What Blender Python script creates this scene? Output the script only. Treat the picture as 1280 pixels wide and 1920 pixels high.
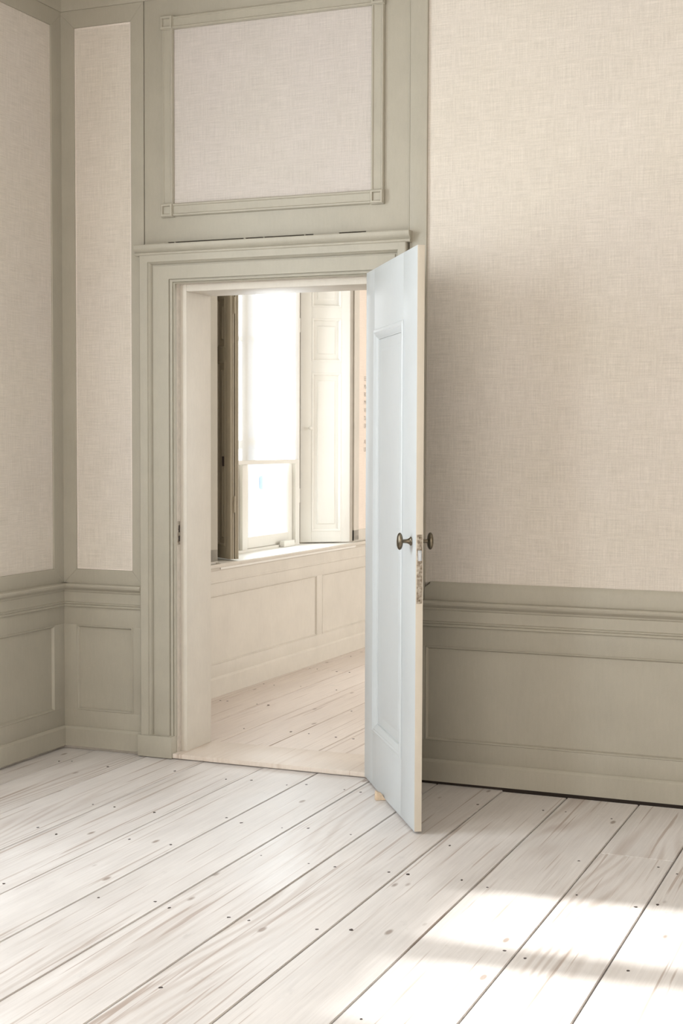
import bpy, bmesh, math, random
from mathutils import Vector, Matrix
for o in list(bpy.data.objects): bpy.data.objects.remove(o)
SC = bpy.context.scene
COL = SC.collection
rnd = random.Random(7)

# ------------------------------------------------------------------ camera
cam_d = bpy.data.cameras.new('camera')
cam_d.sensor_fit = 'VERTICAL'; cam_d.sensor_height = 36.0
cam_d.lens = 2695.4 / 1920 * 36.0
cam_d.clip_end = 300
cam = bpy.data.objects.new('camera', cam_d); COL.objects.link(cam)
_yaw, _pitch, _roll = 0.392193, 0.048812, 0.0033
_fw = Vector((-math.sin(_yaw)*math.cos(_pitch), math.cos(_yaw)*math.cos(_pitch), -math.sin(_pitch)))
_r = _fw.cross(Vector((0, 0, 1))).normalized(); _u = _r.cross(_fw)
_R = _r*math.cos(_roll) + _u*math.sin(_roll); _U = _u*math.cos(_roll) - _r*math.sin(_roll)
_m = Matrix((_R, _U, -_fw)).transposed().to_4x4()
_m.translation = (3.964, -6.0, 1.511)
cam.matrix_world = _m
SC.camera = cam

# ------------------------------------------------------------------ world, sun, window daylight, added fill lamps, exposure
W = bpy.data.worlds.new('sky'); SC.world = W; W.use_nodes = True
bg = W.node_tree.nodes['Background']
bg.inputs[0].default_value = (0.90, 0.95, 1.0, 1); bg.inputs[1].default_value = 2.2

def light(name, kind, loc, direction, energy, color, **kw):
    d = bpy.data.lights.new(name, kind); d.energy = energy; d.color = color
    for k, v in kw.items(): setattr(d, k, v)
    o = bpy.data.objects.new(name, d); COL.objects.link(o)
    o.location = loc
    o.rotation_euler = Vector(direction).to_track_quat('-Z', 'Y').to_euler()
    return o
light('sun', 'SUN', (-6, -3, 5), (1, .07, -.325), 22.0, (1.0, .96, .91), angle=math.radians(2.2))
DAY = (0.84, 0.93, 1.0)
# daylight at the facade windows, just inside each; the rear window is added
light('window_daylight_near', 'AREA', (.03, -2.2, 1.95), (1, 0, -.12), 54, DAY, shape='RECTANGLE', size=1.3, size_y=2.1)
light('window_daylight_rear', 'AREA', (.03, -5.0, 1.95), (1, 0, -.12), 70, DAY, shape='RECTANGLE', size=1.3, size_y=2.1)  # added along with an unseen second window for extra daylight
light('window_daylight_next', 'AREA', (-.10, 2.75, 1.85), (1, 0, -.05), 26, DAY, shape='RECTANGLE', size=.85, size_y=1.9)
light('window_daylight_court', 'AREA', (5.12, 4.4, 1.95), (-1, 0, -.1), 130, (1, .98, .95), shape='RECTANGLE', size=2.3, size_y=2.1)  # fill lamp added with an invented window to brighten the next room
light('window_daylight_street_end', 'AREA', (3.0, -7.84, 1.95), (0, 1, -.02), 124, (1, .91, .80), shape='RECTANGLE', size=2.6, size_y=2.1)  # warm fill lamp added behind the viewer to brighten the main wall
vs = SC.view_settings
vs.view_transform = 'Standard'; vs.look = 'None'; vs.gamma = 1.0; vs.use_curve_mapping = False
vs.exposure = 0.03

# ------------------------------------------------------------------ materials
def material(name):
    m = bpy.data.materials.new(name); m.use_nodes = True
    nt = m.node_tree; nt.nodes.clear()
    out = nt.nodes.new('ShaderNodeOutputMaterial')
    b = nt.nodes.new('ShaderNodeBsdfPrincipled'); nt.links.new(b.outputs[0], out.inputs[0])
    return m, nt, b
class G:
    """small node-graph helper"""
    def __init__(s, nt): s.nt = nt
    def n(s, t, **kw):
        n = s.nt.nodes.new('ShaderNode' + t)
        for k, v in kw.items(): setattr(n, k, v)
        return n
    def link(s, a, b): s.nt.links.new(a, b)
    def put(s, sock, v):
        if hasattr(v, 'is_linked') or hasattr(v, 'links'): s.link(v, sock)
        else: sock.default_value = v
    def coords(s, rand=False):
        c = s.n('TexCoord').outputs['Object']
        if rand:
            oi = s.n('ObjectInfo'); k = s.n('VectorMath', operation='SCALE')
            k.inputs[0].default_value = (13.7, 31.1, 7.3); s.link(oi.outputs['Random'], k.inputs['Scale'])
            a = s.n('VectorMath', operation='ADD'); s.link(c, a.inputs[0]); s.link(k.outputs[0], a.inputs[1]); c = a.outputs[0]
        return c
    def scale(s, c, v):
        m = s.n('VectorMath', operation='MULTIPLY'); s.link(c, m.inputs[0]); m.inputs[1].default_value = v; return m.outputs[0]
    def noise(s, c, scale=1, detail=3, rough=.5, dist=0.0):
        n = s.n('TexNoise'); s.link(c, n.inputs['Vector'])
        n.inputs['Scale'].default_value = scale; n.inputs['Detail'].default_value = detail
        n.inputs['Roughness'].default_value = rough; n.inputs['Distortion'].default_value = dist
        return n.outputs['Fac']
    def ramp(s, f, a, b, va=0.0, vb=1.0):
        n = s.n('MapRange'); n.clamp = True; s.link(f, n.inputs[0])
        n.inputs[1].default_value = a; n.inputs[2].default_value = b; n.inputs[3].default_value = va; n.inputs[4].default_value = vb
        return n.outputs[0]
    def math(s, op, a, b=0.0):
        n = s.n('Math', operation=op); s.put(n.inputs[0], a); s.put(n.inputs[1], b); return n.outputs[0]
    def mix(s, f, a, b, mode='MIX'):
        n = s.n('Mix', data_type='RGBA', blend_type=mode)
        s.put(n.inputs[0], f); s.put(n.inputs[6], a if not isinstance(a, tuple) else (*a, 1)); s.put(n.inputs[7], b if not isinstance(b, tuple) else (*b, 1))
        return n.outputs[2]
    def bump(s, bsdf, h, strength=.2, dist=.002):
        n = s.n('Bump'); n.inputs['Strength'].default_value = strength; n.inputs['Distance'].default_value = dist
        s.link(h, n.inputs['Height']); s.link(n.outputs[0], bsdf.inputs['Normal'])

def paint(name, c, dark=.86, rough=.5, wear=None):
    m, nt, b = material(name); g = G(nt); co = g.coords()
    n1 = g.noise(co, 5.0, 5, .6); n2 = g.noise(g.scale(co, (90, 90, 18)), 1.0, 3, .6); n3 = g.noise(co, 330.0, 2, .6)
    f = g.math('ADD', g.math('MULTIPLY', n1, .5), g.math('ADD', g.math('MULTIPLY', n2, .25), g.math('MULTIPLY', n3, .25)))
    col = g.mix(g.ramp(f, .32, .68), tuple(x*dark for x in c), c)
    if wear:
        w = g.noise(co, 26.0, 5, .7); col = g.mix(g.ramp(w, .68, .76, 0, .7), col, wear)
    g.link(col, b.inputs['Base Color']); b.inputs['Roughness'].default_value = rough
    g.bump(b, f, .25, .0012)
    return m
def linen(name, c, c2, tint):
    m, nt, b = material(name); g = G(nt); co = g.coords()
    sep = g.n('SeparateXYZ'); g.link(co, sep.inputs[0])
    hor = g.n('CombineXYZ'); ver = g.n('CombineXYZ')
    s = g.math('ADD', sep.outputs[0], sep.outputs[1])
    g.link(g.math('MULTIPLY', s, 9.0), hor.inputs[0]); g.link(g.math('MULTIPLY', sep.outputs[2], 260.0), hor.inputs[1])
    g.link(g.math('MULTIPLY', s, 260.0), ver.inputs[0]); g.link(g.math('MULTIPLY', sep.outputs[2], 9.0), ver.inputs[1])
    a = g.noise(hor.outputs[0], 1.0, 4, .65); v = g.noise(ver.outputs[0], 1.0, 4, .65)
    big = g.noise(co, 3.2, 4, .6); fine = g.noise(co, 240.0, 2, .6)
    wv = g.math('ADD', g.math('MULTIPLY', a, .45), g.math('ADD', g.math('MULTIPLY', v, .38), g.math('MULTIPLY', fine, .17)))
    f = g.math('ADD', g.math('MULTIPLY', wv, .85), g.math('MULTIPLY', big, .15))
    col = g.mix(g.ramp(f, .38, .62), c2, c)
    col = g.mix(g.ramp(g.noise(co, 1.6, 3, .5), .40, .66, 0, .55), col, tint, 'MULTIPLY')
    g.link(col, b.inputs['Base Color']); b.inputs['Roughness'].default_value = .9
    b.inputs['Specular IOR Level'].default_value = .15
    g.bump(b, wv, .35, .0012)
    return m
def boards(name, c, c2, streak):
    m, nt, b = material(name); g = G(nt); co = g.coords(True)
    fine = g.noise(g.scale(co, (120, 3.2, 40)), 1.0, 5, .6, .4)
    low = g.noise(g.scale(co, (2.4, .28, 1)), 1.0, 2, .5)
    sep = g.n('SeparateXYZ'); g.link(co, sep.inputs[0])
    ph = g.math('ADD', g.math('MULTIPLY', sep.outputs[0], 150.0), g.math('MULTIPLY', low, 95.0))
    ring = g.ramp(g.math('SINE', ph), -.3, 1.0)
    patch = g.ramp(g.noise(g.scale(co, (3.0, .5, 1)), 1.0, 3, .5), .52, .66)
    ring = g.math('MULTIPLY', ring, patch)
    cloud = g.noise(g.scale(co, (4, 1.6, 1)), 1.0, 4, .6)
    col = g.mix(g.ramp(g.math('ADD', g.math('MULTIPLY', fine, .45), g.math('MULTIPLY', cloud, .55)), .36, .66), c2, c)
    col = g.mix(g.math('MULTIPLY', ring, .38), col, streak)
    # resin streaks, long and narrow
    st = g.noise(g.scale(co, (52, .7, 1)), 1.0, 3, .55, .4)
    col = g.mix(g.ramp(st, .62, .66, 0, .62), col, streak)
    # knots
    vo = g.n('TexVoronoi'); g.link(g.scale(co, (7.5, 2.9, 1)), vo.inputs['Vector']); vo.inputs['Scale'].default_value = 1.0
    kn = g.ramp(vo.outputs['Distance'], .05, .095, .8, 0)
    col = g.mix(kn, col, tuple(x*.72 for x in streak))
    # scuffs of grey
    sc = g.noise(g.scale(co, (16, 9, 1)), 1.0, 5, .7)
    col = g.mix(g.ramp(sc, .62, .76, 0, .35), col, (.42, .39, .37))
    g.link(col, b.inputs['Base Color'])
    g.link(g.ramp(cloud, .3, .7, .36, .55), b.inputs['Roughness'])
    b.inputs['Specular IOR Level'].default_value = .35
    g.bump(b, g.math('ADD', g.math('MULTIPLY', fine, .6), ring), .25, .0015)
    return m
def plain(name, c, rough=.6, metal=0.0, var=.12, scale=30.0, bump=.1, c2=None):
    m, nt, b = material(name); g = G(nt); co = g.coords()
    n = g.noise(co, scale, 5, .6)
    g.link(g.mix(g.ramp(n, .38, .64), c2 or tuple(x*(1-var) for x in c), c), b.inputs['Base Color'])
    b.inputs['Roughness'].default_value = rough; b.inputs['Metallic'].default_value = metal
    g.bump(b, n, bump, .001)
    return m

M = {}
M['paint'] = paint('grey_green_paint', (.425, .395, .325))
M['paint_next'] = paint('cream_grey_paint', (.66, .615, .54))
M['paint_door'] = paint('pale_door_paint', (.535, .56, .57), .94, .4)  # casing paint made paler and bluer; cool window light put into the colour
M['paint_shutter'] = paint('white_shutter_paint', (.78, .76, .70), .95, .45)
M['paint_old'] = paint('brown_grey_paint', (.46, .41, .31), .75, .6)  # shutter side turned from the window: its shade put into the colour
M['edge'] = paint('worn_cream_edge', (.62, .565, .48), .92, .55, (.42, .34, .25))
M['linen'] = linen('linen_cloth', (.745, .685, .61), (.55, .505, .445), (.93, .93, .97))
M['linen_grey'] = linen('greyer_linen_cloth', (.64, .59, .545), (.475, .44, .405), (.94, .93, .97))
M['selvedge'] = plain('linen_edge', (.80, .73, .67), .9, 0, .08, 200)
M['linen_next'] = linen('linen_cloth_next', (.82, .73, .64), (.72, .63, .55), (1, .97, .95))
M['floor'] = boards('whitewashed_pine', (.75, .71, .685), (.59, .55, .525), (.34, .25, .20))
M['floor_next'] = boards('pine_next_room', (.75, .67, .605), (.61, .53, .47), (.38, .28, .22))
M['threshold'] = boards('threshold_wood', (.74, .66, .59), (.64, .555, .48), (.52, .41, .33))
M['gap'] = plain('dark_gap', (.035, .025, .02), .95)
M['nail'] = plain('nail_iron', (.05, .035, .03), .8)
M['bronze'] = plain('aged_bronze', (.20, .17, .125), .28, 1.0, .35, 45, .1)
M['lock'] = plain('pitted_lock_metal', (.46, .42, .36), .45, .6, .5, 85, .5, (.20, .16, .12))
M['steel'] = plain('grey_steel', (.55, .60, .66), .3, .9, .15, 60)
M['wedge'] = plain('raw_wedge_wood', (.74, .58, .42), .7, 0, .2, 60)
M['ceiling'] = plain('ceiling_plaster', (.78, .75, .70), .9)
M['plaster'] = plain('wall_plaster', (.72, .66, .59), .9)
M['letter'] = plain('grey_lettering', (.44, .39, .35), .8)
M['facade'] = plain('pale_render', (.80, .88, .97), .9, 0, .05, 2)
M['facade_blue'] = plain('pale_blue_paint', (.58, .66, .78), .6, 0, .05, 4)
def blind_mat():
    m, nt, b = material('sheer_white_blind'); g = G(nt)
    out = [n for n in nt.nodes if n.type == 'OUTPUT_MATERIAL'][0]
    co = g.coords(); n = g.noise(co, 350, 2, .5)
    d = g.n('BsdfDiffuse'); t = g.n('BsdfTranslucent'); tr = g.n('BsdfTransparent')
    d.inputs[0].default_value = (.85, .85, .84, 1)
    g.link(g.mix(n, (.80, .80, .80), (.88, .88, .88)), t.inputs[0]); tr.inputs[0].default_value = (1, 1, 1, 1)
    m1 = g.n('MixShader'); m1.inputs[0].default_value = .6; g.link(d.outputs[0], m1.inputs[1]); g.link(t.outputs[0], m1.inputs[2])
    m2 = g.n('MixShader'); m2.inputs[0].default_value = .12; g.link(m1.outputs[0], m2.inputs[1]); g.link(tr.outputs[0], m2.inputs[2])
    g.link(m2.outputs[0], out.inputs[0]); nt.nodes.remove(b)
    return m
M['blind'] = blind_mat()
def glass_mat():
    m, nt, b = material('window_glass'); g = G(nt)
    out = [n for n in nt.nodes if n.type == 'OUTPUT_MATERIAL'][0]
    tr = g.n('BsdfTransparent'); gl = g.n('BsdfGlossy'); gl.inputs['Roughness'].default_value = .03
    tr.inputs[0].default_value = (.95, .97, .98, 1)
    mx = g.n('MixShader'); mx.inputs[0].default_value = .07; g.link(tr.outputs[0], mx.inputs[1]); g.link(gl.outputs[0], mx.inputs[2])
    g.link(mx.outputs[0], out.inputs[0]); nt.nodes.remove(b)
    return m
M['glass'] = glass_mat()

# ------------------------------------------------------------------ mesh helpers
def finish(name, bm, mat, parent=None, smooth=35):
    bmesh.ops.recalc_face_normals(bm, faces=bm.faces)
    me = bpy.data.meshes.new(name); bm.to_mesh(me); bm.free()
    me.materials.append(M[mat])
    if smooth:
        me.shade_smooth(); me.set_sharp_from_angle(angle=math.radians(smooth))
    o = bpy.data.objects.new(name, me); COL.objects.link(o)
    if parent: o.parent = parent
    return o
def tag(o, label, cat, kind=None, group=None):
    o['label'] = label; o['category'] = cat
    if kind: o['kind'] = kind
    if group: o['group'] = group
    return o
def root(name, loc=(0, 0, 0)):
    o = bpy.data.objects.new(name, None); COL.objects.link(o); o.location = loc; o.empty_display_size = .1
    return o
def adopt(parent):
    """re-express children built in world space relative to a moved root"""
    inv = Matrix.Translation(-Vector(parent.location))
    for c in parent.children: c.matrix_parent_inverse = inv
WORLD = lambda s, d, z: (s, d, z)
MAIN = lambda s, d, z: (s, -d, z)                # s = x, d = distance out of the wall
LEFT = lambda s, d, z: (d, -s, z)                # s = -y
def XW(y): return .03 + .022*(y - 1.4)           # face of the facade in the next room (slightly out of true)
NEXT = lambda s, d, z: (XW(s) + d, s, z)         # s = y
def local(P, dr, nr):
    P, dr, nr = Vector(P), Vector(dr).normalized(), Vector(nr).normalized()
    return lambda s, d, z: tuple(P + dr*s + nr*d + Vector((0, 0, z)))
def box(bm, T, s0, s1, d0, d1, z0, z1, bev=0.0):
    v = [bm.verts.new(T(s, d, z)) for s in (s0, s1) for d in (d0, d1) for z in (z0, z1)]
    fs = [bm.faces.new([v[i] for i in q]) for q in ((0, 1, 3, 2), (4, 6, 7, 5), (0, 4, 5, 1), (2, 3, 7, 6), (0, 2, 6, 4), (1, 5, 7, 3))]
    if bev:
        es = list({e for f in fs for e in f.edges})
        bmesh.ops.bevel(bm, geom=es, offset=bev, segments=2, affect='EDGES', profile=.6)
def bx(name, mat, parent, T, s0, s1, d0, d1, z0, z1, bev=.0015):
    bm = bmesh.new(); box(bm, T, s0, s1, d0, d1, z0, z1, bev); return finish(name, bm, mat, parent)
def loft(bm, rings, closed=False, cap=True):
    R = [[bm.verts.new(p) for p in r] for r in rings]
    k = len(R[0]); m = len(R)
    for i in range(m if closed else m-1):
        a, b = R[i], R[(i+1) % m]
        for j in range(k): bm.faces.new((a[j], a[(j+1) % k], b[(j+1) % k], b[j]))
    if cap and not closed: bm.faces.new(R[0][::-1]); bm.faces.new(R[-1])
def run(name, mat, parent, T, prof, s0, s1):
    """moulding: closed (d,z) profile drawn along s"""
    bm = bmesh.new(); loft(bm, [[T(s, d, z) for d, z in prof] for s in (s0, s1)]); return finish(name, bm, mat, parent, 25)
def frame(name, mat, parent, T, s0, s1, z0, z1, prof):
    """mitred moulding round a rectangle; prof = closed list of (inset, d)"""
    bm = bmesh.new()
    loft(bm, [[T(a + t*sa, d, b + t*sb) for t, d in prof] for a, b, sa, sb in ((s0, z0, 1, 1), (s1, z0, -1, 1), (s1, z1, -1, -1), (s0, z1, 1, -1))], closed=True)
    return finish(name, bm, mat, parent, 25)
def mitred_boards(parent, mat, T, s0, s1, z0, z1, wl, wr, wb, wt, d0, d1):
    """flat frame of four boards with mitred corners"""
    o = [(s0, z0), (s1, z0), (s1, z1), (s0, z1)]; i = [(s0+wl, z0+wb), (s1-wr, z0+wb), (s1-wr, z1-wt), (s0+wl, z1-wt)]
    for k, nm in enumerate(('bottom_rail', 'frame_stile', 'top_rail', 'frame_stile')):
        q = [o[k], o[(k+1) % 4], i[(k+1) % 4], i[k]]
        bm = bmesh.new(); loft(bm, [[T(s, d, z) for s, z in q] for d in (d0, d1)])
        bmesh.ops.bevel(bm, geom=list(bm.edges), offset=.0012, segments=1, affect='EDGES')
        finish(nm, bm, mat, parent)
def lathe(bm, T, prof, seg=28, ea=1.0, eb=1.0):
    """revolve (radius, d) about the d axis, elliptical radius (ea across, eb up)"""
    rings = [[T(r*ea*math.cos(2*math.pi*k/seg), d, r*eb*math.sin(2*math.pi*k/seg)) for k in range(seg)] for r, d in prof]
    loft(bm, rings)
def shift(T, s, d, z): return lambda a, b, c: T(s+a, d+b, z+c)
def bead(w, h, d0=0.0): return [(0, d0-.004), (0, d0+h*.3), (w*.2, d0+h*.85), (w*.45, d0+h), (w*.7, d0+h*.8), (w, d0+h*.15), (w, d0-.004)]

# ------------------------------------------------------------------ floor of this room
RX, RY, CZ = 5.7, -7.9, 3.78      # right wall, rear wall, ceiling
floor = tag(bx('floor', 'gap', None, WORLD, -.02, RX, RY, .02, -.09, -.026, 0), 'wide whitewashed pine board floor of the front room', 'floor', 'structure')
seams = [0.01, .19, .49, .797, 1.11, 1.385, 1.66, 1.953, 2.253, 2.54, 2.845, 3.118, 3.41, 3.70, 4.0, 4.29, 4.58, 4.88, 5.17, 5.45, 5.69]
def plank(x0, x1, y0, y1, mat, parent, g=.0024):
    dz = rnd.uniform(-.0016, .0008); a = rnd.uniform(-.0008, .0008); b = rnd.uniform(-.0008, .0008)
    bm = bmesh.new(); box(bm, WORLD, x0+g+a, x1-g+b, y0+.001, y1-.001, -.026+dz, dz)
    top = [e for e in bm.edges if all(v.co.z > dz-.001 for v in e.verts)]
    bmesh.ops.bevel(bm, geom=top, offset=.0022, segments=2, affect='EDGES')
    return finish('plank', bm, mat, parent)
joints = {0: [-1.9, -4.6], 1: [-3.3], 2: [-5.2], 3: [-3.9], 4: [-6.1], 5: [-4.4], 6: [-3.6], 7: [-5.6], 8: [-4.1], 10: [-.80, -5.0], 11: [-3.4], 12: [-5.5]}
for i in range(len(seams)-1):
    ys = [RY] + sorted(joints.get(i, [])) + [-.012 if i < 8 else -.033]
    for a, b in zip(ys, ys[1:]):
        plank(seams[i], seams[i+1], a, b, 'floor', floor)
bm = bmesh.new()
def nails(bm, xs, y, zz=.0002):
    for i in range(len(xs)-1):
        for fx in (.16, .84):
            if rnd.random() < .25: continue
            x = xs[i] + (xs[i+1]-xs[i])*fx + rnd.uniform(-.02, .02); yy = y + rnd.uniform(-.03, .03); r = rnd.uniform(.0035, .0065)
            k = 7; vs_ = [bm.verts.new((x + r*math.cos(6.283*j/k)*rnd.uniform(.7, 1.3), yy + r*math.sin(6.283*j/k)*rnd.uniform(.8, 1.6), zz+.0004)) for j in range(k)]
            lo = [bm.verts.new((v.co.x, v.co.y, zz-.004)) for v in vs_]
            bm.faces.new(vs_)
            for j in range(k): bm.faces.new((vs_[j], lo[j], lo[(j+1) % k], vs_[(j+1) % k]))
for y in (-.28, -.92, -1.34, -1.95, -2.55, -3.2, -3.85, -4.5): nails(bm, seams, y)
o = finish('nail_heads', bm, 'nail', floor, 0); o['kind'] = 'stuff'

# ------------------------------------------------------------------ main wall with the doorway
OL, OR, OT = .638, 1.645, 2.25     # casing's inner edges
WT = .275                          # wall thickness
wall = root('wall_back'); tag(wall, 'panelled back wall with linen fields, painted dado and the doorway', 'wall', 'structure')
bm = bmesh.new()
box(bm, WORLD, -.45, OL, 0, WT, -.09, CZ+.1); box(bm, WORLD, OR, RX+.2, 0, WT, -.09, CZ+.1); box(bm, WORLD, OL, OR, 0, WT, OT, CZ+.1)
finish('wall_core', bm, 'plaster', wall, 0)
# narrow linen strip left of the door
mitred_boards(wall, 'paint', MAIN, .0, .470, .800, 3.576, .087, .070, .086, .084, 0, .013)
bx('linen_panel', 'linen', wall, MAIN, .085, .402, 0, .005, .884, 3.494, 0)
bm = bmesh.new()
for a in ((.0875, .0925, .8865, 3.4915), (.391, .3995, .8865, 3.4915), (.0925, .391, 3.482, 3.4915), (.0925, .391, .8865, .893)):
    box(bm, MAIN, a[0], a[1], .004, .0075, a[2], a[3], .001)
finish('linen_edging', bm, 'selvedge', wall)
# board above the door, with an open crack along its foot
gaps = [(.60, .632), (.637, .995), (1.005, 1.095), (1.10, 1.30), (1.305, 1.345), (1.47, 1.60)]
bx('overdoor_board', 'paint', wall, MAIN, .4735, 1.800, 0, .010, 2.4465, 3.70)
xs = [.4735] + [v for g_ in gaps for v in g_] + [1.800]
bm = bmesh.new()
for i in range(0, len(xs), 2): box(bm, MAIN, xs[i], xs[i+1], 0, .010, 2.425, 2.4466)
finish('crack_filling', bm, 'paint', wall, 0)
bx('crack', 'gap', wall, MAIN, .5, 1.79, 0, .0015, 2.425, 2.449, 0)  # dark backing strip that stands for the shade inside the crack
# moulded frame with corner blocks round the over-door linen
fx0, fx1, fz0, fz1 = .573, 1.690, 2.560, 3.490
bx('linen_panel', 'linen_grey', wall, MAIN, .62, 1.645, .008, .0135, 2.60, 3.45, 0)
fp = [(0, 0), (0, .012), (.004, .019), (.010, .020), (.014, .015), (.018, .015), (.046, .017), (.050, .022), (.056, .022), (.060, .014), (.060, 0)]
fprof = [(t, d + .009) for t, d in fp]; fprof[0] = (0, .006); fprof[-1] = (.060, .006)
bw = .064
def hrun(name, z, sgn, a, b):
    return run(name, 'paint', wall, MAIN, [(d, z + sgn*t) for t, d in fprof], a, b)
hrun('frame_moulding', fz0+.003, 1, fx0+bw, fx1-bw); hrun('frame_moulding', fz1-.003, -1, fx0+bw, fx1-bw)
for x, sg in ((fx0+.003, 1), (fx1-.003, -1)):
    bm = bmesh.new(); loft(bm, [[MAIN(x + sg*t, d, z) for t, d in fprof] for z in (fz0+bw, fz1-bw)]); finish('frame_moulding', bm, 'paint', wall, 25)
for x in (fx0, fx1-bw):
    for z in (fz0, fz1-bw):
        b_ = bx('corner_block', 'paint', wall, MAIN, x, x+bw, .006, .031, z, z+bw, .002)
        frame('corner_block_rim', 'paint', b_, MAIN, x+.002, x+bw-.002, z+.002, z+bw-.002, [(0, .029), (.001, .038), (.004, .040), (.010, .040), (.014, .030), (.014, .029)])
# post between the doorway field and the right-hand linen
bm = bmesh.new(); loft(bm, [[MAIN(1.8035 + r_*math.cos(a), .012 + r_*math.sin(a), z) for a in [k*math.pi/5-.1 for k in range(11)] for r_ in (.0045,)] for z in (2.432, 3.70)]); finish('seam_bead', bm, 'paint', wall)
bx('post', 'paint', wall, MAIN, 1.808, 1.887, 0, .020, .818, 3.70, .003)
# right-hand linen field
bx('linen_panel', 'linen', wall, MAIN, 1.885, RX, 0, .006, .89, 3.60, 0)
bm = bmesh.new()
prof = [(0, .815), (.020, .815), (.020, .872), (.016, .888), (.011, .897), (0, .897)]
r0 = [MAIN(1.889 + (.022 if z > .88 else 0), d, z) for d, z in prof]; r1 = [MAIN(RX, d, z) for d, z in prof]
loft(bm, [r0, r1]); finish('bottom_rail', bm, 'paint', wall)
# chair rail, dado and skirting profiles (d, z)
RAIL = [(0, .700), (.020, .700), (.024, .704), (.024, .709), (.020, .713), (.025, .717), (.025, .721), (.018, .725), (.018, .772), (.024, .777), (.026, .783), (.034, .789), (.046, .795), (.050, .800), (.052, .808), (.048, .8145), (.040, .817), (0, .817)]
SKIRT = [(0, .013), (.026, .013), (.026, .098), (.022, .106), (.017, .110), (0, .110)]
def railset(parent, T, s0, s1, panels, mat='paint', skirt=True):
    run('chair_rail', mat, parent, T, RAIL, s0, s1)
    if skirt: run('skirting', mat, parent, T, SKIRT, s0, s1)
    bx('dado_top_rail', mat, parent, T, s0, s1, 0, .014, .612, .702)
    bx('dado_bottom_rail', mat, parent, T, s0, s1, 0, .014, .108, .193)
    ed = [s0] + [v for p_ in panels for v in p_] + [s1]
    for i in range(0, len(ed), 2):
        if ed[i+1] - ed[i] > .002: bx('dado_stile', mat, parent, T, ed[i], ed[i+1], 0, .014, .1925, .6125)
    for a, b in panels:
        p_ = bx('dado_panel', mat, parent, T, a-.002, b+.002, -.004, .004, .19, .615, 0)
        frame('panel_bead', mat, p_, T, a, b, .193, .612, [(0, .002), (0, .015), (.003, .0175), (.006, .0165), (.009, .011), (.012, .004), (.012, .002)])
railset(wall, MAIN, .0, .462, [(.088, .402)])
railset(wall, MAIN, 1.803, RX, [(1.892, 3.95), (4.06, 5.6)])
bx('skirting_gap', 'gap', wall, MAIN, 1.803, RX, 0, .017, -.03, .0128, 0)  # dark strip added under the skirting; draws the shade of the gap
# cornice
CORN = [(0, 3.576), (.016, 3.576), (.020, 3.584), (.024, 3.600), (.024, 3.640), (.034, 3.648), (.060, 3.690), (.095, 3.715), (.110, 3.74), (.110, CZ), (0, CZ)]
run('cornice', 'paint', wall, MAIN, CORN, 0, RX)

# ------------------------------------------------------------------ door casing, lining, threshold
trim = root('trim_1', (1.14, 0, 0)); tag(trim, 'moulded grey-green door casing with plinth blocks around the open doorway', 'door casing', 'structure')
CAS = [(0, 0), (0, .016), (.03, .021), (.06, .016), (.065, .022), (.115, .024), (.125, .017), (.15, .017), (.165, .025), (.62, .025), (.63, .019), (.665, .019), (.68, .028), (.715, .037), (.735, .040), (.75, .046), (.97, .048), (1.0, .044), (1.0, 0)]
wl, wr, wh = .176, .158, .138
PB = .105
for pts, nm in (([(OL, PB, -wl, 0), (OL, OT, -wl, wh)], 'casing_side'), ([(OL, OT, -wl, wh), (OR, OT, wr, wh)], 'casing_head'), ([(OR, OT, wr, wh), (OR, PB, wr, 0)], 'casing_side')):
    bm = bmesh.new(); loft(bm, [[MAIN(a + t*sa, d, b + t*sb) for t, d in CAS] for a, b, sa, sb in pts]); finish(nm, bm, 'paint', trim, 25)
run('casing_cap', 'paint', trim, MAIN, [(0, 2.384), (.050, 2.384), (.054, 2.388), (.054, 2.394), (.049, 2.399), (.056, 2.403), (.064, 2.411), (.068, 2.420), (.068, 2.431), (.066, 2.4335), (0, 2.4335)], .444, 1.822)
for a, b in ((OL-wl-.012, OL-.002), (OR+.002, OR+wr+.01)): bx('plinth_block', 'paint', trim, MAIN, a, b, 0, .056, .003, PB+.001, .003)
JL, JR, JT = .672, 1.612, 2.218
for a, b in ((OL, JL), (JR, OR)): bx('jamb_lining', 'paint_next', trim, WORLD, a, b, .034, WT+.005, .0, OT, .002)
bx('head_lining', 'paint_next', trim, WORLD, JL, JR, .034, WT+.005, JT, OT, .002)
bx('strike_plate', 'lock', trim, WORLD, OL, OL+.003, .004, .024, 1.02, 1.13, .0006)
bm = bmesh.new()
for z0, z1 in ((1.035, 1.062), (1.078, 1.112)): box(bm, WORLD, OL+.0025, OL+.0045, .009, .020, z0, z1)
finish('strike_slot', bm, 'gap', trim, 0)
adopt(trim)
thr = bx('trim_2', 'threshold', None, WORLD, OL-.012, OR, -.045, WT+.02, .004, .026, .003)
tag(thr, 'pale worn wooden threshold board lying in the doorway', 'threshold', 'structure')

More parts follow.
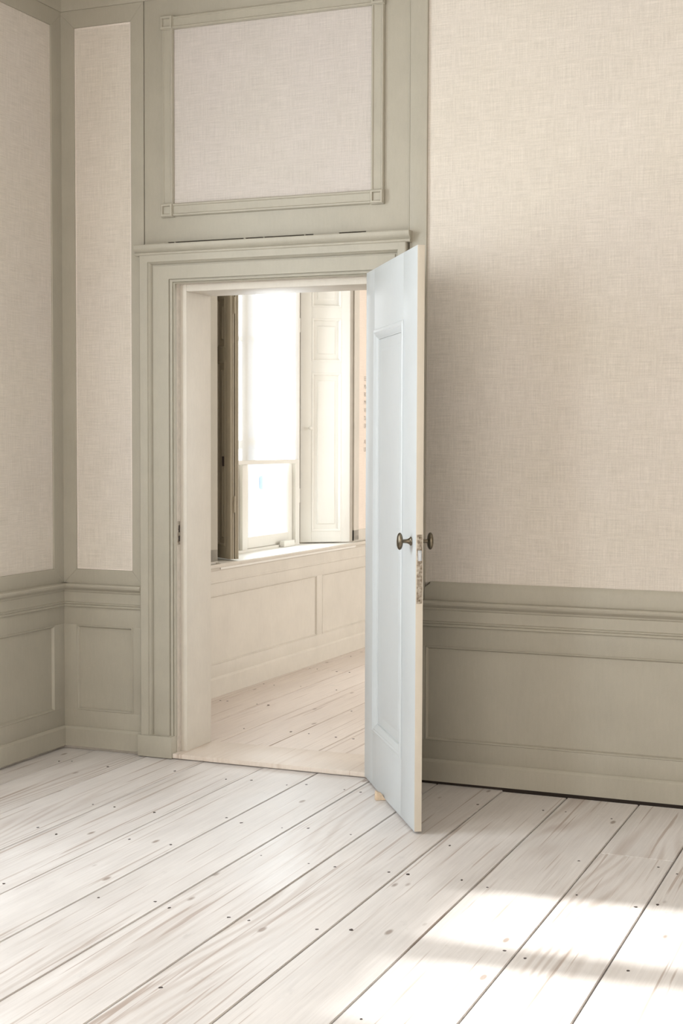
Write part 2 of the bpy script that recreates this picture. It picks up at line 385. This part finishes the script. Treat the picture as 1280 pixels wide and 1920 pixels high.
# ------------------------------------------------------------------ open door leaf
H = Vector((1.617, -.045, 0)); dd = Vector((.549, -.836, 0)).normalized(); nn = Vector((dd.y, -dd.x, 0))
LEAF = local(H, dd, nn); TH = .029; LW = .943; Z0, Z1 = .010, 2.256
door = root('door_1', tuple(H)); tag(door, 'white-painted panelled wooden door standing wide open into the room', 'door', 'structure')
ps0, ps1, pz0, pz1 = .172, .712, .245, 1.992
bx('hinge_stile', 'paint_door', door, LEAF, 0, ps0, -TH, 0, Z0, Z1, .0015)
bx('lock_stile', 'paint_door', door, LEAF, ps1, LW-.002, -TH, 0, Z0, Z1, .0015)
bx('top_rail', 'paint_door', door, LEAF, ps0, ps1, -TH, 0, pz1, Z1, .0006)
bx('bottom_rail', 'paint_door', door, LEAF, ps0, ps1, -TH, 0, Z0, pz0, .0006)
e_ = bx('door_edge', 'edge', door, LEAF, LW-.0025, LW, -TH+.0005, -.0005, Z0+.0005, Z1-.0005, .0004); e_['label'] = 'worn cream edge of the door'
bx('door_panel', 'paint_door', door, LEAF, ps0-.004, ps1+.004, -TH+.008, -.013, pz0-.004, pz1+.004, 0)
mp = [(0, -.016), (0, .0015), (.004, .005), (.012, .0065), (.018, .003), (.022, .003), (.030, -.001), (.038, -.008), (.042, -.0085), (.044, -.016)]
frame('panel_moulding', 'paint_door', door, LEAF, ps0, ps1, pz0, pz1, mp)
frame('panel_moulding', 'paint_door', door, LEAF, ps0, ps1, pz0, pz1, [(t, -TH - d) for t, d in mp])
# raised field of the panel
fz = [(ps0+.085, ps1-.085, pz0+.085, pz1-.085, -.0125), (ps0+.10, ps1-.10, pz0+.10, pz1-.10, -.0095)]
bm = bmesh.new(); loft(bm, [[LEAF(s, q[4], z) for s, z in ((q[0], q[2]), (q[1], q[2]), (q[1], q[3]), (q[0], q[3]))] for q in fz])
finish('raised_field', bm, 'paint_door', door, 0)
def knob(sgn, s, z):
    d0 = 0 if sgn > 0 else -TH
    T = lambda a, b, c: LEAF(s+a, d0 + sgn*b, z+c)
    bm = bmesh.new()
    lathe(bm, T, [(.0005, 0), (.0165, 0), (.0178, .002), (.0172, .0045), (.0145, .0065), (.0115, .010), (.0088, .015), (.0075, .022), (.0075, .034), (.0085, .0365)])
    k = finish('knob_neck', bm, 'bronze', door, 50)
    bm = bmesh.new()
    lathe(bm, T, [(.0008, .0345), (.010, .0345), (.020, .036), (.027, .0385), (.0320, .042), (.0338, .046), (.0325, .050), (.028, .0535), (.020, .056), (.010, .0575), (.0008, .058)], 36, .68, 1.0)
    finish('door_knob', bm, 'bronze', door, 60)['label'] = 'oval aged bronze knob'
knob(1, .868, 1.128); knob(-1, .868, 1.128)
EDGE = local(H + dd*LW, -nn, dd)       # s across the thickness, d out of the edge
pl_ = bx('lock_plate', 'lock', door, EDGE, .0035, TH-.004, -.001, .0012, .893, 1.158, .0005); pl_['label'] = 'pitted old lock plate'
bx('latch_bolt', 'steel', pl_, EDGE, .007, TH-.008, .0, .010, 1.058, 1.098, .002)
bx('dead_bolt', 'lock', pl_, EDGE, .008, TH-.009, .0, .0022, .985, 1.015, .001)
bm = bmesh.new()
for z in (.905, 1.146): lathe(bm, shift(EDGE, TH/2, 0, z), [(.0003, .001), (.0042, .001), (.0040, .0022), (.0003, .0026)], 12)
finish('screw', bm, 'bronze', pl_)
adopt(door)
# wedge under the door
wd = root('door_wedge', (1.80, -.36, 0)); tag(wd, 'small raw wooden wedge pushed under the open door', 'wedge')
WG = local((0, 0, 0), nn, -dd)
bm = bmesh.new(); loft(bm, [[WG(.036, d, .0), WG(-.09, d, .0), WG(-.09, d, .003), WG(.0, d, .0085), WG(.010, d, .028), WG(.034, d, .038)] for d in (-.014, .014)])
bmesh.ops.bevel(bm, geom=list(bm.edges), offset=.001, segments=1, affect='EDGES')
finish('wedge_block', bm, 'wedge', wd); wd.location = (1.834, -.376, .0012)

# ------------------------------------------------------------------ left wall (facade side) of this room
def facade_wall(name, T, s0, s1, holes, label, mat='plaster', depth=.48):
    w = root(name); tag(w, label, 'wall', 'structure')
    bm = bmesh.new(); cur = s0
    for a, b, zb, zt in holes:
        box(bm, T, cur, a, -depth, 0, -.09, CZ+.1); box(bm, T, a, b, -depth, 0, -.09, zb); box(bm, T, a, b, -depth, 0, zt, CZ+.1); cur = b
    box(bm, T, cur, s1, -depth, 0, -.09, CZ+.1)
    finish('wall_core', bm, mat, w, 0)
    return w
HA = [(1.50, 2.90, .80, 3.05), (4.30, 5.70, .80, 3.05)]
wl_ = facade_wall('wall_left', LEFT, -.001, -RY, HA, 'linen-hung left wall with painted dado meeting the back wall in the corner')
mitred_boards(wl_, 'paint', LEFT, .0, 1.40, .800, 3.576, .095, .085, .088, .082, 0, .013)
bx('linen_panel', 'linen', wl_, LEFT, .092, 1.32, 0, .005, .884, 3.498, 0)
railset(wl_, LEFT, 0, 1.40, [(.100, 1.30)])
railset(wl_, LEFT, 3.0, 4.2, [(3.1, 4.1)]); railset(wl_, LEFT, 5.8, -RY, [(5.9, 7.7)])
bx('linen_panel', 'linen', wl_, LEFT, 3.0, 4.2, 0, .006, .82, 3.58, 0); bx('linen_panel', 'linen', wl_, LEFT, 5.8, -RY, 0, .006, .82, 3.58, 0)
for a, b, zb, zt in HA:
    bx('apron_panel', 'paint', wl_, LEFT, a-.1, b+.1, 0, .014, .0, .79); bx('lintel_panel', 'linen', wl_, LEFT, a-.1, b+.1, 0, .006, zt, 3.58)
    for c in (a-.1, b): bx('window_architrave', 'paint', wl_, LEFT, c, c+.1, 0, .03, .79, zt+.1)
run('cornice', 'paint', wl_, LEFT, CORN, 0, -RY)
def sash_window(name, T, s0, s1, z0, z1, mull, label, sill_d, mat='paint_shutter', dx=-.2):
    """two sashes either side of a mullion, glazing bars, glass, inner sill"""
    w = root(name, T((s0+s1)/2, dx, z0)); tag(w, label, 'window', 'structure')
    fr = bmesh.new()
    for a, b, c, e in ((s0, s0+.045, z0, z1), (s1-.07, s1, z0, z1), (s0+.045, s1-.07, z1-.06, z1), (s0+.045, s1-.07, z0, z0+.018), (mull-.035, mull+.035, z0+.018, z1-.06)):
        box(fr, T, a, b, dx-.09, dx+.012, c, e, .002)
    finish('window_frame', fr, mat, w)
    for a, b in ((s0+.047, mull-.037), (mull+.037, s1-.072)):
        zz0, zz1 = z0+.02, z1-.062; st = .062
        sb = bmesh.new()
        for q in ((a, a+st, zz0, zz1), (b-st, b, zz0, zz1), (a+st, b-st, zz0, zz0+.075), (a+st, b-st, zz1-.06, zz1), (a+st, b-st, 1.49, 1.535)):
            box(sb, T, q[0], q[1], dx-.055, dx-.012, q[2], q[3], .003)
        sh = finish('sash', sb, mat, w)
        for zb in (2.19, 2.72):
            if zb < zz1-.1: bx('glazing_bar', mat, sh, T, a+st, b-st, dx-.05, dx-.02, zb-.013, zb+.013, .003)
        bx('pane', 'glass', sh, T, a+st-.004, b-st+.004, dx-.036, dx-.032, zz0+.07, zz1-.05, 0)
    bm = bmesh.new()
    box(bm, T, s0-.01, s1+.01, dx+.01, sill_d, z0-.03, z0, .004)
    finish('inner_sill', bm, mat, w)
    adopt(w)
    return w
def blind(label, T, s0, s1, z0, z1, d):
    b = root('roller_blind', T((s0+s1)/2, d, z1)); tag(b, label, 'blind')
    bm = bmesh.new(); n = 14
    R = [[bm.verts.new(T(s, d + .0015*math.sin(9*s) + .001*math.sin(5*z), z)) for s in [s0 + (s1-s0)*i/n for i in range(n+1)]] for z in [z0 + (z1-z0)*j/20 for j in range(21)]]
    for j in range(20):
        for i in range(n): bm.faces.new((R[j][i], R[j][i+1], R[j+1][i+1], R[j+1][i]))
    finish('blind_cloth', bm, 'blind', b)
    bx('bottom_bar', 'paint_shutter', b, T, s0-.004, s1+.004, d-.008, d+.008, z0-.024, z0+.004, .004)
    bm = bmesh.new(); loft(bm, [[T(s, d + .02*math.cos(k*.5236), z1+.01 + .02*math.sin(k*.5236)) for k in range(12)] for s in (s0, s1)]); finish('roller', bm, 'paint_shutter', b)
    adopt(b)
for i, (a, b, zb, zt) in enumerate(HA):
    mu = (a+b)/2
    sash_window('window_%d' % (i+2), LEFT, a, b, zb+.02, zt, mu, ['tall sash window in the left wall nearest the doorway', 'tall sash window in the left wall farthest from the doorway'][i], .035)
    # the farther window is added; its blinds are up for more warm sun bounce
    for p0, p1, w_ in ((a+.05, mu-.005, 'nearer the doorway'), (mu+.005, b-.05, 'farther from the doorway')):
        blind('white roller blind, half %s, of the %s window in the left wall' % (w_, ('first', 'second')[i]), LEFT, p0, p1, (1.40, 2.70)[i], zt-.08, -.13)

# ------------------------------------------------------------------ rest of this room
tag(bx('ceiling', 'ceiling', None, WORLD, -.05, RX+.05, RY-.05, 0, CZ, CZ+.1, 0), 'plain white ceiling of the front room', 'ceiling', 'structure')
tag(bx('wall_right', 'plaster', None, WORLD, RX, RX+.15, RY, 0, -.09, CZ, 0), 'plain right wall out of view', 'wall', 'structure')
REAR = lambda s, d, z: (s, RY + d, z)
facade_wall('wall_front', REAR, -.05, RX+.15, [(1.7, 4.3, .82, 3.05)], 'plain wall with a wide window behind the viewer', depth=.3)
sash_window('window_4', REAR, 1.7, 4.3, .84, 3.05, 3.0, 'wide sash window in the wall behind the viewer', .03)  # invented unseen window, put in as the opening for the fill lamp

# ------------------------------------------------------------------ the next room
NY1, NX1 = 6.2, 5.2
NZ = CZ
nfl = tag(bx('floor_next_room', 'gap', None, WORLD, -.02, NX1, WT-.01, NY1, -.09, -.026, 0), 'pale pine board floor of the room beyond the doorway', 'floor', 'structure')
ns = [.0, .14, .40, .66, .93, 1.20, 1.47, 1.74, 2.0, 2.27, 2.55, 2.83, 3.1, 3.4, 3.7, 4.0, 4.3, 4.6, 4.9, 5.19]
for i in range(len(ns)-1):
    for a, b in ((WT, 2.0 + rnd.uniform(.6, 1.6)),):
        plank(ns[i], ns[i+1], a, b, 'floor_next', nfl, .0022); plank(ns[i], ns[i+1], b, NY1, 'floor_next', nfl, .0022)
bm = bmesh.new()
for y in (.75, 1.4, 2.05, 2.7, 3.35, 4.0): nails(bm, ns, y)
o = finish('nail_heads', bm, 'nail', nfl, 0); o['kind'] = 'stuff'
WB = (1.56, 3.60, .785, 3.0)             # opening at the wall face
nw = root('wall_left_next_room'); tag(nw, 'panelled window wall of the room seen through the doorway', 'wall', 'structure')
bm = bmesh.new()
def poly_prism(bm, pts, z0, z1): loft(bm, [[(x, y, z) for x, y in pts] for z in (z0, z1)])
YN, YF = 1.93, 3.27                      # opening at the sash (x = -.2)
poly_prism(bm, [(XW(WT), WT), (XW(WB[0]), WB[0]), (-.20, YN), (-.48, YN), (-.48, WT)], -.09, NZ+.1)
poly_prism(bm, [(XW(WB[1]), WB[1]), (XW(NY1), NY1), (-.48, NY1), (-.48, YF), (-.25, YF), (-.25, YF+.05), (-.20, YF+.05)], -.09, NZ+.1)
poly_prism(bm, [(XW(WB[0]), WB[0]), (XW(WB[1]), WB[1]), (-.20, YF), (-.48, YF), (-.48, YN), (-.20, YN)], -.09, WB[2]-.035)
poly_prism(bm, [(XW(WB[0]), WB[0]), (XW(WB[1]), WB[1]), (-.20, YF), (-.48, YF), (-.48, YN), (-.20, YN)], WB[3], NZ+.1)
finish('wall_core', bm, 'paint_next', nw, 0)
bx('linen_panel', 'linen_next', nw, NEXT, 3.69, NY1, 0, .006, .875, 3.6, 0)
bx('linen_panel', 'linen_next', nw, NEXT, WT, 1.40, 0, .006, .875, 3.6, 0)
bx('frame_stile', 'paint_next', nw, NEXT, 3.60, 3.69, 0, .012, .80, 3.6)
bx('frame_stile', 'paint', nw, NEXT, 1.40, 1.56, 0, .012, .80, 3.6)
bx('bottom_rail', 'paint_next', nw, NEXT, 3.60, NY1, 0, .012, .795, .875); bx('bottom_rail', 'paint_next', nw, NEXT, WT, 1.56, 0, .012, .795, .875)
NR = [(0, .672), (.016, .672), (.020, .676), (.020, .682), (.016, .688), (.016, .745), (.022, .752), (.026, .762), (.034, .768), (.036, .780), (.032, .787), (0, .787)]
run('chair_rail', 'paint_next', nw, NEXT, NR, WT, NY1)
bx('dado_top_rail', 'paint_next', nw, NEXT, WT, NY1, 0, .014, .600, .674)
bx('dado_bottom_rail', 'paint_next', nw, NEXT, WT, NY1, 0, .014, .112, .190)
for a, b in ((WT, .5), (2.962, 3.05), (4.45, 4.54)): bx('dado_stile', 'paint_next', nw, NEXT, a, b, 0, .014, .1895, .6005)
for a, b in ((.5, 2.962), (3.05, 4.45), (4.54, NY1)):
    p_ = bx('dado_panel', 'paint_next', nw, NEXT, a-.002, b+.002, -.003, .0045, .188, .602, 0)
    frame('panel_bead', 'paint_next', p_, NEXT, a, b, .190, .600, [(0, .002), (0, .015), (.003, .0165), (.008, .010), (.010, .0045), (.010, .002)])
run('skirting', 'paint_next', nw, NEXT, [(0, .0), (.024, .0), (.024, .104), (.019, .112), (.014, .116), (0, .116)], WT, NY1)
# lettering on the linen, cut off by the door as seen from here
lines = ['EEN G', 'MAKE', 'BOOK', 'MOET', 'VAN V', 'DAN K', 'ER OP', None, 'ARNA', 'UIT K']
for i, t in enumerate(lines):
    if not t: continue
    cu = bpy.data.curves.new('lettering', 'FONT'); cu.body = t; cu.size = .046; cu.extrude = .0004
    tmp = bpy.data.objects.new('lettering_tmp', cu); COL.objects.link(tmp)
    dg = bpy.context.evaluated_depsgraph_get(); me = bpy.data.meshes.new_from_object(tmp.evaluated_get(dg))
    bpy.data.objects.remove(tmp)
    z = 1.957 - i*.0575; y0 = 3.79
    for v in me.vertices:
        x_, y_, z_ = v.co; y = y0 + x_*.92; v.co = (XW(y) + .0068 + z_, y, z + y_)
    me.materials.clear(); me.materials.append(M['letter'])
    o = bpy.data.objects.new('lettering', me); COL.objects.link(o); o.parent = nw; o['label'] = 'small grey capitals printed on the linen'
# window itself
INW = lambda s, d, z: (d, s, z)
w1 = sash_window('window_1', INW, YN, 3.264, .786, 3.0, 2.395, 'bright sash window seen through the doorway behind a white blind', -.19)
bm = bmesh.new(); loft(bm, [[(-.22, YN, z), (-.22, YF, z), (XW(WB[1])+.030, WB[1], z), (XW(WB[0])+.030, WB[0], z)] for z in (.752, .788)])
bmesh.ops.bevel(bm, geom=list(bm.edges), offset=.004, segments=2, affect='EDGES')
s_ = finish('window_sill', bm, 'paint_shutter', w1); s_.matrix_parent_inverse = Matrix.Translation(-Vector(w1.location))
blind('sheer white roller blind lowered most of the way in the window beyond the doorway', INW, 2.10, 3.19, 1.385, 2.94, -.165)
bk = bx('sash_block', 'paint_shutter', None, INW, 2.925, 3.10, -.185, -.15, .7885, .830, .004); tag(bk, 'small white block on the window sill against the sash beyond the doorway', 'block')
# shutters: panelled leaves
def shutter(name, label, P, dr, nr, L, leaves, mat, panels, face=True):
    r = root(name, P); tag(r, label, 'shutter')
    T0 = local((P[0], P[1], 0), dr, nr)
    th = .026
    for k in range(leaves):
        T = shift(T0, 0, -k*(th+.006), 0)
        lf = bmesh.new()
        a0, a1 = .082, L-.058
        ed = [.797] + [v for q in panels for v in q] + [2.93]
        box(lf, T, 0, a0, -th, 0, .797, 2.93, .002); box(lf, T, a1, L, -th, 0, .797, 2.93, .002)
        for i in range(0, len(ed), 2): box(lf, T, a0, a1, -th, 0, ed[i], ed[i+1], .0008)
        o = finish('leaf', lf, mat, r)
        for z0, z1 in panels:
            p_ = bx('shutter_panel', mat, o, T, a0-.003, a1+.003, -th+.007, -.012, z0-.003, z1+.003, 0)
            frame('panel_moulding', mat, o, T, a0, a1, z0, z1, [(0, -.014), (0, .001), (.004, .003), (.010, .002), (.015, -.004), (.018, -.009), (.018, -.014)])
            q = [(a0+.042, a1-.042, z0+.050, z1-.050, -.0125), (a0+.050, a1-.050, z0+.058, z1-.058, -.006)]
            bm = bmesh.new(); loft(bm, [[T(s, e[4], z) for s, z in ((e[0], e[2]), (e[1], e[2]), (e[1], e[3]), (e[0], e[3]))] for e in q]); finish('raised_field', bm, mat, o, 0)
        # moulded free edge
        bm = bmesh.new()
        loft(bm, [[T(L + a, b, z) for a, b in ((0, -th), (.004, -th), (.005, -th*.7), (.002, -th*.62), (.002, -th*.4), (.006, -th*.3), (.006, -.002), (0, 0))] for z in (.798, 2.929)])
        finish('edge_moulding', bm, mat, o, 20)
    for z in (1.08, 2.28):
        for hs, hd, on in ((-.006, -.004, True), (L + .006, -th-.003, leaves > 1)):
            if not on: continue
            bm = bmesh.new()
            loft(bm, [[T0(hs + q[1]*math.cos(k*.7854), hd + q[1]*math.sin(k*.7854), z + q[0]) for k in range(8)] for q in ((0, .006), (.031, .006), (.032, .0045), (.034, .0045), (.035, .006), (.065, .006), (.066, .0045), (.068, .0045), (.069, .006), (.10, .006))])
            finish('hinge', bm, mat, r)
    adopt(r)
    return r, T0
PAN = [(.872, 1.998), (2.078, 2.382), (2.462, 2.80)]
sd = Vector((.787, .617, 0)).normalized()
r1, T1 = shutter('window_shutter', 'white panelled shutter folded open to the right of the window beyond the doorway', (-.196, 3.292, .797), sd, (sd.y, -sd.x, 0), .358, 1, 'paint_shutter', PAN)
bm = bmesh.new(); lathe(bm, shift(T1, .070, 0, 1.606), [(.0005, 0), (.010, 0), (.007, .006), (.006, .010), (.012, .015), (.0135, .020), (.010, .026), (.0005, .028)], 16)
k_ = finish('shutter_knob', bm, 'paint_shutter', r1, 60); k_.matrix_parent_inverse = Matrix.Translation(-Vector(r1.location))
s2 = Vector((.82, -.57, 0)).normalized()
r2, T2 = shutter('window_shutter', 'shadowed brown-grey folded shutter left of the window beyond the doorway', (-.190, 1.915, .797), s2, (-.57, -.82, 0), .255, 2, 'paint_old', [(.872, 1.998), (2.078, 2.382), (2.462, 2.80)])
bm = bmesh.new(); box(bm, T2, .165, .190, -.002, .006, 1.36, 1.42, .001); k_ = finish('shutter_catch', bm, 'nail', r2); k_.matrix_parent_inverse = Matrix.Translation(-Vector(r2.location))
# shell of the next room
tag(bx('ceiling_next_room', 'ceiling', None, WORLD, -.05, NX1, WT, NY1, NZ, NZ+.1, 0), 'white ceiling of the room beyond the doorway', 'ceiling', 'structure')
NEXT_RIGHT = lambda s, d, z: (NX1 - d, s, z)
facade_wall('wall_right_next_room', NEXT_RIGHT, WT, NY1, [(3.2, 5.6, .82, 3.05)], 'right wall of the room beyond the doorway with a wide window', depth=.3)
sash_window('window_5', NEXT_RIGHT, 3.2, 5.6, .84, 3.05, 4.4, 'wide sash window in the right wall of the room beyond', .03)  # invented unseen window, added to light the facade wall and left jamb
tag(bx('wall_far_next_room', 'plaster', None, WORLD, -.48, NX1+.15, NY1, NY1+.15, -.09, NZ, 0), 'far wall of the room beyond the doorway', 'wall', 'structure')

# ------------------------------------------------------------------ across the street
bd = root('building', (-12, 27, -5)); tag(bd, 'overexposed pale house front across the street outside the window', 'building')
OUT = lambda s, d, z: (-12 + d, s, z)
bx('facade', 'facade', bd, OUT, 16, 44, -.4, 0, -5, 1.9, 0)
for y0 in (18.2, 22.2, 25.9, 30.2, 34.2):
    f_ = bx('window', 'facade_blue', bd, OUT, y0, y0+.85, 0, .05, -1.2, 1.3, .01)
    bx('pane', 'facade', f_, OUT, y0+.45, y0+.80, .045, .06, -1.1, 1.2, 0)
bx('house_lamp', 'facade_blue', bd, OUT, 27.1, 27.35, 0, .25, .30, .62, .03)
adopt(bd)
